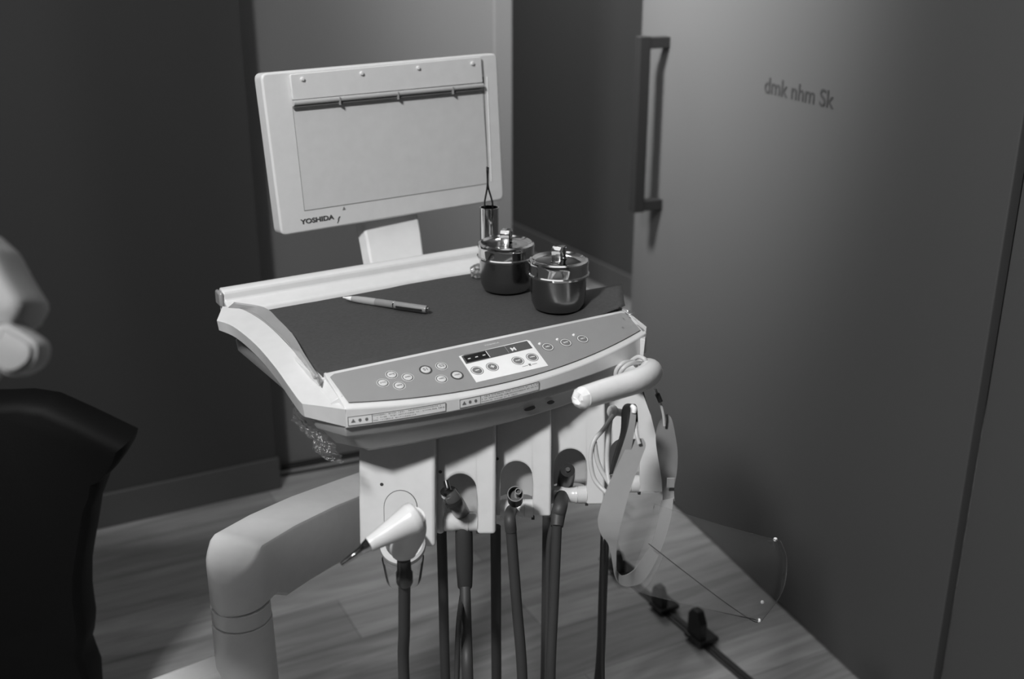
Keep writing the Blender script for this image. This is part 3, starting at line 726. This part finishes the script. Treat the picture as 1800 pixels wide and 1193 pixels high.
pf = put(981, 540); pr_ = put(890, 507)
jar(pf, math.radians(62), 'polished steel jar with a lid, the nearer one beside the curled napkin corner')
jar(pr_, math.radians(75), 'polished steel jar with a lid, the further one in front of the tweezer tube')
# tweezer tube
pt = put(861, 480); 
t = thing('tweezer_tube', 'tall slim polished steel tube holding tweezers behind the jars', 'instrument holder', pt); fr_ = wm(t)
HT = hit(861, 364, pt, (0, 1, 0)).z - TZ
obj('tube_body', lathe(BM(), [(0, 0), (.0165, 0), (.0165, .002), (.0138, .003), (.0136, HT-.002), (.0140, HT), (.0128, HT), (.0128, .004), (0, .004)], n=48), 'steel', t, frame=fr_)
# tweezers
tp = at_y(857, 298, pt.y); b1_ = at_y(852, 362, pt.y-.003); b2_ = at_y(866, 364, pt.y+.003)
t = thing('tweezers', 'slim dark metal tweezers standing upright in the steel tube', 'tweezers', (pt.x, pt.y, TZ+.0045)); 
for k, q in enumerate((b1_, b2_)):
    s = -1 if k == 0 else 1; low = Vector((pt.x+s*.0035, pt.y, TZ+.006))
    bm = BM(); tube(bm, [tp+Vector((s*.0007, 0, 0)), tp+(q-tp)*.42+Vector((-(q-tp).x*.36, 0, 0)), tp.lerp(q, .78), q, q.lerp(low, .5), low], .0011, 8, 6, rs=[.0013, .0014, .0013, .0012, .0011, .0008], flat=1.5)
    obj('prong', bm, 'darksteel', t)
bm = BM(); lathe(bm, [(0, -.001), (.0019, -.0008), (.0022, .002), (.0018, .0045), (0, .005)], Matrix.Translation(tp), 14); obj('tip_joint', bm, 'brushed', t)
# little crumpled wrapper left of the jar
pc = put(839, 487); bm = BM()
bmesh.ops.create_icosphere(bm, subdivisions=3, radius=.011)
for v in bm.verts:
    n_ = noise.noise(v.co*150)*.6+noise.noise(v.co*420)*.5; v.co *= 1+n_; v.co.x *= .8; v.co.z = max(v.co.z*.9+.010, 0)
o = obj('wrapper', bm, clear_mat('wrapper_film', .45, .1, .93, .6, 120, .10), origin=None, smooth=False); o.location = pc; tag(o, 'small crumpled clear wrapper against the left side of the further jar', 'wrapper')
# pen
pa = put(603, 529); pb = put(755, 551); R_ = .0051; L = (pb-pa).length
t = thing('ballpoint_pen', 'grey click ballpoint pen with dark grip lying on the dark napkin', 'pen', (pa.x, pa.y, TZ), math.atan2(pb.y-pa.y, pb.x-pa.x)); fr_ = wm(t)
PT = Matrix.Translation((0, 0, R_+.0003)) @ Matrix.Rotation(math.pi/2, 4, 'Y'); PL = L
obj('tip', lathe(BM(), [(0, 0), (.0008, .0002), (.0012, .004), (.0024, .008), (.0036, .015), (0, .015)], PT, 20), 'paint', t, frame=fr_)
obj('grip', lathe(BM(), [(0, .0148), (.0036, .0148), (.0046, .022), (.0050, .035), (.0051, .052), (0, .052)], PT, 28), 'pan', t, frame=fr_)
obj('barrel', lathe(BM(), [(0, .0518), (.0049, .0518), (.0051, .056), (.0051, PL-.006), (.0046, PL-.004), (0, PL-.004)], PT, 28), 'pen', t, frame=fr_)
obj('clicker', lathe(BM(), [(0, PL-.0045), (.0028, PL-.0045), (.0030, PL-.001), (.002, PL), (0, PL)], PT, 18), 'steel', t, frame=fr_)
obj('band', lathe(BM(), [(.0050, .080), (.0053, .080), (.0053, .082), (.0050, .082)], PT, 24), 'steel', t, frame=fr_)
bm = BM(); loft(bm, [[Vector((x, -.0055+dy, R_+.0015-.003)), Vector((x, -.0055+dy, R_+.0015)), Vector((x, -.0067+dy, R_+.0015)), Vector((x, -.0067+dy, R_+.0015-.003))] for x, dy in ((.086, 0), (PL-.012, 0), (PL-.008, .002))])
obj('clip', bm, 'black', t, frame=fr_, smooth=False, bevel=.0003)

# ================================================================== handpieces in the holders
def hang(p, low, z0, z1, back, name, m, par, r, rs=None):
    """hose from p down through photo point 'low', a loop below and back up behind the holders"""
    q = low; bot = Vector(((q.x+back.x)/2, (q.y+back.y)/2, .16))
    a = q.lerp(Vector((q.x, q.y, .22)), .75); b = back.copy(); b.z = .24
    pts = [p, p.lerp(q, .5)+Vector((0, 0, -.0)), q, Vector((lerp(q.x, bot.x, .1), lerp(q.y, bot.y, .1), .26)), bot, Vector((lerp(back.x, bot.x, .1), lerp(back.y, bot.y, .1), .26)), Vector((back.x, back.y, .42)), back]
    return obj(name, tube(BM(), pts, r, 14, 8), m, par)
# syringe (module 1)
h1 = at_dep(722, 913, 1.165+.01); tipb = at_dep(648, 957, 1.155); tipe = at_dep(600, 992, 1.15)
t = thing('air_water_syringe', 'white three-way syringe with a steel nozzle, leftmost in the holder row', 'dental handpiece', at_dep(718, 905, 1.19))
bm = BM(); tube(bm, [h1+(h1-tipb).normalized()*.008, h1, h1.lerp(tipb, .5), tipb], .01, 24, 8, rs=[.0150, .0170, .0178, .0150, .0125, .0098, .0080]); obj('head', bm, 'white', t)
bm = BM(); tube(bm, [tipb.lerp(h1, .02), tipb.lerp(tipe, .2), tipb.lerp(tipe, .45), tipb.lerp(tipe, .7), tipe], .004, 16, 6, rs=[.0075, .0062, .0042, .0036, .0035, .0030, .0026]); obj('nozzle', bm, 'steel', t)
bd = at_dep(711, 960, 1.213)
bm = BM(); tube(bm, [h1+Vector((0, .004, 0)), h1.lerp(bd, .5)+Vector((.004, .003, 0)), bd, bd+Vector((0, .0, -.012))], .012, 24, 6, rs=[.0150, .0158, .0160, .0155, .012]); obj('body', bm, 'white2', t)
kc = at_dep(711, 1014, 1.225)
bm = BM(); lathe(bm, [(0, .022), (.0075, .022), (.0080, .008), (.0093, .006), (.0093, -.006), (.0075, -.010), (0, -.010)], Matrix.Translation(kc), 24); obj('hose_connector', bm, 'darksteel', t)
hang(kc, at_dep(710, 1190, 1.33), 0, 0, at_y(776, 930, 1.285), 'hose', 'hose', t, .0068)
# modules 2-5
def put_saddle(i): return Vector((hinges[i][1], hinges[i][0].y, hinges[i][0].z))
s2 = put_saddle(0)
# 2: turbine with a slim clear-topped nose
t = thing('dental_turbine', 'dark handpiece with a slim spray nose, in the second holder from the left', 'dental handpiece', s2)
dep2 = 1.345
a_ = at_dep(800, 893, dep2); b_ = at_dep(789, 870, dep2-.0); c_ = at_dep(784, 845, dep2+.01)
bm = BM(); tube(bm, [s2+Vector((.001, .019, .000)), a_+Vector((0, .014, 0)), b_+Vector((0, .006, 0))], .008, 20, 6, rs=[.0105, .0105, .0100, .0095]); obj('body', bm, 'nose', t)
bm = BM(); tube(bm, [a_.lerp(b_, .1)+Vector((0, .009, 0)), a_.lerp(b_, .35)+Vector((0, .008, 0))], .0112, 20, 2); obj('black_collar', bm, 'black', t)
bm = BM(); tube(bm, [b_+Vector((0, .006, -.002)), b_+Vector((0, .005, .002))], .0106, 20, 2); obj('steel_rim', bm, 'steel', t)
bm = BM(); tube(bm, [b_+Vector((0, .004, .001)), b_.lerp(c_, .3)+Vector((0, .003, 0)), c_], .004, 14, 6, rs=[.0068, .0055, .0042, .0038, .0036]); obj('nose', bm, 'darksteel', t)
hp = s2+Vector((.0035, -.003, -.012))
bm = BM(); tube(bm, [s2+Vector((.0035, .001, -.005)), hp+Vector((0, .003, -.008)), hp+Vector((0, .004, -.045)), hp+Vector((0, .006, -.085))], .01, 16, 6, rs=[.0100, .0112, .0112, .0095]); obj('strain_relief', bm, 'hose', t)
hang(hp+Vector((0, .006, -.08)), at_dep(822, 1190, 1.38), 0, 0, at_y(871, 925, 1.315), 'hose', 'hose', t, .0072)
bm = BM(); tube(bm, [hp+Vector((-.004, .006, -.10)), at_dep(806, 1100, 1.38), at_dep(803, 1190, 1.385), at_dep(802, 1300, 1.385)], .0035, 10, 6); obj('air_line', bm, 'hose', t)
# 3: open black coupling, facing the camera
s3 = put_saddle(1)
t = thing('hose_coupling', 'empty black round hose coupling with a steel rim, in the middle holder', 'dental handpiece', s3)
cc = at_dep(906, 868, 1.365); ax = (C0-cc).normalized(); ax = (ax+Vector((0, 0, .35))).normalized()
bk = cc-ax*.03
TT = aim(bk, cc)
obj('socket', lathe(BM(), [(0, 0), (.0095, 0), (.0098, .027), (.0093, .030), (.0085, .030), (.0082, .022), (0, .022)], TT, 32), 'black', t)
obj('socket_rim', lathe(BM(), [(.0088, .0295), (.0099, .0295), (.0099, .0312), (.0088, .0312), (.0088, .0295)], TT, 32), 'steel', t)
obj('port', lathe(BM(), [(.0030, .022), (.0030, .0335), (.0041, .0335), (.0041, .022), (.0030, .022)], TT @ Matrix.Translation((.0034, .0026, 0)), 24), 'brushed', t)
obj('port_core', lathe(BM(), [(0, .0300), (.0029, .0300), (.0029, .022)], TT @ Matrix.Translation((.0034, .0026, 0)), 24), 'ink', t)
bm = BM(); tube(bm, [s3+Vector((-.006, .003, -.003)), at_dep(896, 908, 1.372), at_dep(898, 932, 1.372)], .0074, 14, 6); obj('strain_relief', bm, 'hose', t)
hang(at_dep(898, 929, 1.372), at_dep(918, 1190, 1.43), 0, 0, at_y(962, 905, 1.35), 'hose', 'hose', t, .0068)
# 4: dark upright coupling
s4 = put_saddle(2)
t = thing('dark_handpiece', 'dark stubby handpiece standing in the fourth holder from the left', 'dental handpiece', s4)
u0 = s4+Vector((-.006, .026, -.004)); u1 = at_dep(998, 826, 1.44)
bm = BM(); tube(bm, [u0, u0.lerp(u1, .5), u1], .009, 22, 4, rs=[.0105, .0110, .0108, .0095]); obj('body', bm, 'rubber', t)
obj('top_port', lathe(BM(), [(0, .003), (.003, .003), (.0035, 0)], aim(u1, u1+(u1-u0)), 16), 'brushed', t)
bm = BM(); tube(bm, [s4+Vector((-.009, .020, -.002)), at_dep(985, 888, 1.436), at_dep(981, 905, 1.432), at_dep(979, 925, 1.426)], .009, 16, 6, rs=[.0085, .0095, .0095, .0080]); obj('strain_relief', bm, 'hose', t)
hang(at_dep(979, 922, 1.425), at_dep(968, 1190, 1.47), 0, 0, at_y(1064, 915, 1.40), 'hose', 'hose', t, .0066)
bm = BM(); tube(bm, [at_dep(978, 905, 1.43), at_dep(966, 950, 1.44), at_dep(963, 1050, 1.46), at_dep(962, 1200, 1.48), at_dep(962, 1300, 1.48)], .0040, 10, 6); obj('air_line', bm, 'hose', t)
# 5: thin cable hanging from the last holder
t = thing('thin_cable', 'thin dark cable hanging straight down beside the grey strap', 'cable', at_dep(1061, 940, 1.36))
bm = BM(); tube(bm, [at_y(1072, 880, 1.345), at_dep(1062, 935, 1.36), at_dep(1060, 1050, 1.40), at_dep(1060, 1195, 1.44), at_dep(1064, 1280, 1.46), at_dep(1064, 1400, 1.50)], .0026, 10, 8); obj('cable', bm, 'rubber', t)

# ================================================================== hanging face shield, tubing
t = thing('face_shield', 'clear plastic face shield with a grey strap hanging from the grip handle', 'face shield', at_dep(1110, 1000, 1.27))
A = at_dep
def S(x0, y0, x1, y1, d0_, d1_=None): return (A(x0, y0, d0_), A(x1, y1, d1_ or d0_))
bm = BM(); ribbon(bm, [S(1108, 772, 1130, 770, 1.256), S(1104, 780, 1135, 783, 1.254), S(1094, 800, 1127, 806, 1.25), S(1067.5, 856, 1108, 860, 1.242), S(1053, 900, 1096, 904, 1.236), S(1051, 920, 1090, 926, 1.235), S(1057, 940, 1086, 944, 1.236), S(1070, 958, 1084, 960, 1.24), S(1080, 1007, 1083, 1000, 1.25), S(1086, 1022, 1085, 1012, 1.258)], 5)
obj('near_strap', bm, 'strap', t, solid=.0014, smooth=False, label='light grey wide strap')
bm = BM(); ribbon(bm, [S(1083, 1016, 1084, 1002, 1.257), S(1092, 1028, 1093, 1011, 1.262), S(1110, 1030, 1108, 1006, 1.27), S(1133, 1018, 1122, 992, 1.285), S(1160, 970, 1145, 955, 1.30), S(1178, 915, 1157, 912, 1.315), S(1184, 875, 1162, 880, 1.33)], 6)
obj('lower_band', bm, 'strap', t, solid=.0012, smooth=False)
bm = BM(); ribbon(bm, [S(1080, 1010, 1083, 1005, 1.26), S(1093, 1037, 1095, 1030, 1.268), S(1112, 1043, 1111, 1031, 1.276), S(1140, 1028, 1134, 1019, 1.29), S(1168, 975, 1161, 970, 1.305)], 6)
obj('outer_band', bm, 'visor', t, solid=.0008)
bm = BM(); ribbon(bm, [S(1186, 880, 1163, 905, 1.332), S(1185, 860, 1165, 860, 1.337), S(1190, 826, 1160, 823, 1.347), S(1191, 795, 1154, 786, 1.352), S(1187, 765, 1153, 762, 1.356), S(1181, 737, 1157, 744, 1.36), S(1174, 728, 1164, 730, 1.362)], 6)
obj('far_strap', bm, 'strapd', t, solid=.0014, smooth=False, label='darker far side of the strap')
bm = BM(); c_ = A(1179, 848, 1.325); box(bm, (-.0048, -.001, -.0065), (.0048, .001, .0065), Matrix.Translation(c_)); obj('strap_tag', bm, 'rim', t, bevel=.0006)
# cord and bead up to the grip
bm = BM(); tube(bm, [A(1152, 684, 1.335), A(1160, 705, 1.34), A(1166, 728, 1.345), A(1168, 748, 1.35)], .0017, 8, 6); obj('cord', bm, 'tube', t)
bm = BM(); tube(bm, [A(1155, 692, 1.333), A(1161, 706, 1.335)], .0031, 12, 3); obj('bead', bm, 'black', t, label='black bead on the cord')
bm = BM(); tube(bm, [A(1118, 742, 1.255), A(1119, 762, 1.25), A(1124, 780, 1.248)], .0022, 8, 6); obj('cord', bm, 'tube', t)
# folded temple clip over the top
bm = BM(); ribbon(bm, [S(1072, 834, 1084, 830, 1.275, 1.265), S(1080, 800, 1096, 790, 1.275, 1.262), S(1092, 760, 1104, 752, 1.275, 1.26), S(1094, 724, 1107, 722, 1.275, 1.26), S(1098, 713, 1112, 712, 1.27, 1.255), S(1108, 711, 1117, 713, 1.268, 1.255), S(1114, 720, 1119, 722, 1.262, 1.255), S(1116, 744, 1120, 744, 1.262, 1.255)], 8)
obj('clip_backing', bm, 'black', t, solid=.0024, label='black backing of the folded clip')
bm = BM(); ribbon(bm, [S(1078, 832, 1098, 826, 1.258), S(1089, 800, 1108, 795, 1.253), S(1103, 755, 1115, 757, 1.250), S(1108, 724, 1118, 728, 1.250), S(1108, 714, 1118, 718, 1.251)], 8)
obj('clip_face', bm, 'strap', t, solid=.0022, smooth=False)
bm = BM(); tube(bm, [A(1110, 713, 1.252), A(1115, 718, 1.249), A(1114, 726, 1.248)], .003, 12, 4, rs=[.0022, .0034, .0024]); obj('clip_cap', bm, 'paint', t, label='white end of the folded clip')
# the clear visor itself, a bent sheet
bm = BM()
vl = smooth_path([A(1150, 885, 1.31), A(1140, 930, 1.30), A(1120, 985, 1.285), A(1100, 1035, 1.27)], 6)
vm = smooth_path([A(1265, 922, 1.36), A(1255, 970, 1.32), A(1240, 1020, 1.30), A(1225, 1066, 1.28)], 6)
vr = smooth_path([A(1372, 950, 1.46), A(1383, 985, 1.43), A(1375, 1040, 1.40), A(1338, 1092, 1.34)], 6)
rows = []
for a, b, c in zip(vl, vm, vr):
    rows.append([a*(1-s)*(1-s)+(b*2-(a+c)*.5)*2*s*(1-s)+c*s*s for s in [k/14 for k in range(15)]])
loft(bm, rows, cap=False, closed=False); obj('visor', bm, 'visor', t, solid=.0008, label='clear bent visor')
bm = BM(); tube(bm, [r[-1] for r in rows], .0004, 6, 0); tube(bm, rows[0][9:], .0004, 6, 0); tube(bm, rows[-1][2:], .0005, 6, 0); obj('visor_rim', bm, 'visor', t)
bm = BM(); tube(bm, [A(1140, 955, 1.28), A(1200, 1002, 1.285), A(1270, 1055, 1.30), A(1318, 1088, 1.33), A(1334, 1093, 1.34), A(1336, 1086, 1.345)], .00055, 6, 6); obj('edge_line', bm, 'ink', t)
for x, y, d_, r in ((1363, 948, 1.455, .0030), (1340, 1058, 1.37, .0024), (1334, 1090, 1.338, .0026)):
    bm = BM(); lathe(bm, [(0, -r), (r*.7, -r*.7), (r, 0), (r*.7, r*.7), (0, r)], Matrix.Translation(A(x, y, d_)), 12); obj('glint_bead', bm, 'paint', t)  # white beads painted in for the bright glints on the visor
# lower part of the visor, its pale reflections put in as haze
bm = BM(); ribbon(bm, [S(1066, 868, 1164, 866, 1.34), S(1075, 905, 1160, 905, 1.335), S(1085, 945, 1150, 950, 1.32), S(1095, 985, 1135, 985, 1.31)], 6); obj('visor_tail', bm, clear_mat('visor_haze', .06, .15, .97, .1, 20, .10), t)
# silicone tubing draped round the grip and hook knob
t = thing('silicone_tubing', 'white silicone tubing looped over the grip handle and hook knob', 'tubing', at_dep(1078, 722, 1.31))
bm = BM(); kb = at_dep(1072, 722, 1.32); ke = at_dep(1098, 726, 1.33)
tube(bm, [kb, kb.lerp(ke, .3), kb.lerp(ke, .45), ke], .006, 18, 6, rs=[.0062, .0078, .0060, .0045, .0045]); obj('hook_knob', bm, 'tube', t)
for pts in ([(1078, 730, 1.31), (1060, 755, 1.30), (1044, 775, 1.295), (1038, 805, 1.295), (1044, 840, 1.295), (1062, 862, 1.29), (1082, 876, 1.28)],
            [(1074, 732, 1.31), (1069, 770, 1.30), (1067, 810, 1.30), (1070, 845, 1.295), (1078, 862, 1.29)],
            [(1045, 776, 1.297), (1052, 815, 1.298), (1072, 850, 1.295), (1090, 862, 1.29)],
            [(1082, 668, 1.335), (1084, 650, 1.33), (1096, 638, 1.33), (1112, 636, 1.345), (1118, 642, 1.37)],
            [(1088, 672, 1.335), (1091, 654, 1.325), (1102, 642, 1.325), (1118, 637, 1.34), (1130, 640, 1.37)],
            [(1110, 634, 1.36), (1122, 627, 1.355), (1134, 632, 1.35), (1136, 642, 1.36)]):
    bm = BM(); tube(bm, [A(*p) for p in pts], .0028, 10, 8); obj('loop', bm, 'tube', t)

# ================================================================== chair and operating light at the left edge
cy = 1.52
outl = [(0, 704), (40, 702), (85, 709), (150, 738), (227, 775), (222, 792), (208, 815), (192, 832), (179, 837), (176, 858), (164, 890), (158, 930), (150, 975), (145, 1010), (145, 1060), (149, 1090), (152, 1110), (150, 1130), (144, 1152), (152, 1175), (162, 1200), (166, 1260)]
P = [at_y(x, y, cy) for x, y in outl]
mx_ = P[0].x-.06
full = P + [Vector((2*mx_-p.x, p.y, p.z)) for p in P[::-1]]
t = thing('dental_chair', 'black upholstered dental chair back with a pointed shoulder at the left edge', 'dental chair', (mx_, cy+.2, 0))
bm = BM(); rings = []
cxm = sum(p.x for p in full)/len(full); czm = sum(p.z for p in full)/len(full)
for dy, s in ((.0, .93), (.006, .975), (.016, 1), (.06, 1), (.075, .97)):
    rings.append([Vector((cxm+(p.x-cxm)*s, p.y+dy-.016, czm+(p.z-czm)*s)) for p in full])
loft(bm, rings); obj('backrest', bm, 'chair', t)
zb = P[-1].z
bm = BM(); box(bm, (mx_-.85, cy-.10, zb-.12), (mx_-.02, cy+.36, zb+.0)); obj('seat', bm, 'chair', t, bevel=.03, seg=4)
bm = BM(); lathe(bm, [(0, 0), (.2, 0), (.2, .03), (.09, .05), (.08, max(.08, zb-.1)), (0, max(.08, zb-.1))], Matrix.Translation((mx_-.4, cy+.1, 0)), 32); obj('pedestal', bm, 'lamp', t)
# operating light, close to the camera
LD = .80
t = thing('operating_light', 'white moulded plastic operating light with a rounded grip, cut off by the left edge', 'dental light', at_dep(0, 600, LD))
LFi = Matrix.Translation(at_dep(0, 596, LD)) @ Matrix.Rotation(-PITCH, 4, 'X')
def lpx(x, y): return (x/FPX*LD, (596-y)/FPX*LD)
body = [lpx(*p) for p in [(-10, 436), (10, 475), (26, 502), (38, 520), (44, 533), (41, 548), (30, 568), (22, 578), (-10, 600), (-60, 690), (-140, 765), (-300, 715), (-400, 620), (-400, 520), (-260, 500), (-110, 440), (-50, 400)]]  # unseen left part of the outline is invented to shade the arm column
def slabr(poly, prof):
    bm = BM(); cx_ = sum(p[0] for p in poly)/len(poly); cy_ = sum(p[1] for p in poly)/len(poly)
    # profile: (depth, inset)
    rings = []
    for dz, ins in prof:
        r = []
        n = len(poly)
        for i in range(n):
            a = Vector(poly[i-1]); b = Vector(poly[i]); c = Vector(poly[(i+1) % n]); tt = (c-a).normalized(); nn = Vector((-tt.y, tt.x))
            if nn.dot(Vector((cx_, cy_))-b) < 0: nn = -nn
            q = b+nn*ins; r.append(Vector((q.x, dz, q.y)))
        rings.append(r)
    return loft(bm, rings)
obj('lamp_body', slabr(rounded(body, .004, 3), [(-.006, .007), (-.002, .002), (.004, 0), (.05, 0), (.06, .006)]), 'lamp', t, frame=LFi, sub=1)
hand = [lpx(*p) for p in [(22, 568), (40, 578), (60, 590), (73, 600), (78, 612), (76, 630), (66, 645), (50, 656), (35, 661), (20, 660), (8, 652), (-2, 640), (-40, 640), (-60, 600), (-20, 575)]]
obj('grip', slabr(rounded(hand, .002, 2), [(-.014, .0085), (-.0135, .0045), (-.010, .0035), (-.0085, .001), (-.004, 0), (.012, 0), (.018, .003)]), 'lamp', t, frame=LFi)
bm = BM(); tube(bm, [LFi @ Vector((-.14, .03, .02)), LFi @ Vector((-.20, .03, .12)), LFi @ Vector((-.40, .05, .5)), Vector((-.75, .75, CEIL-.01))], .014, 14, 8); obj('lamp_arm', bm, 'lamp', t)
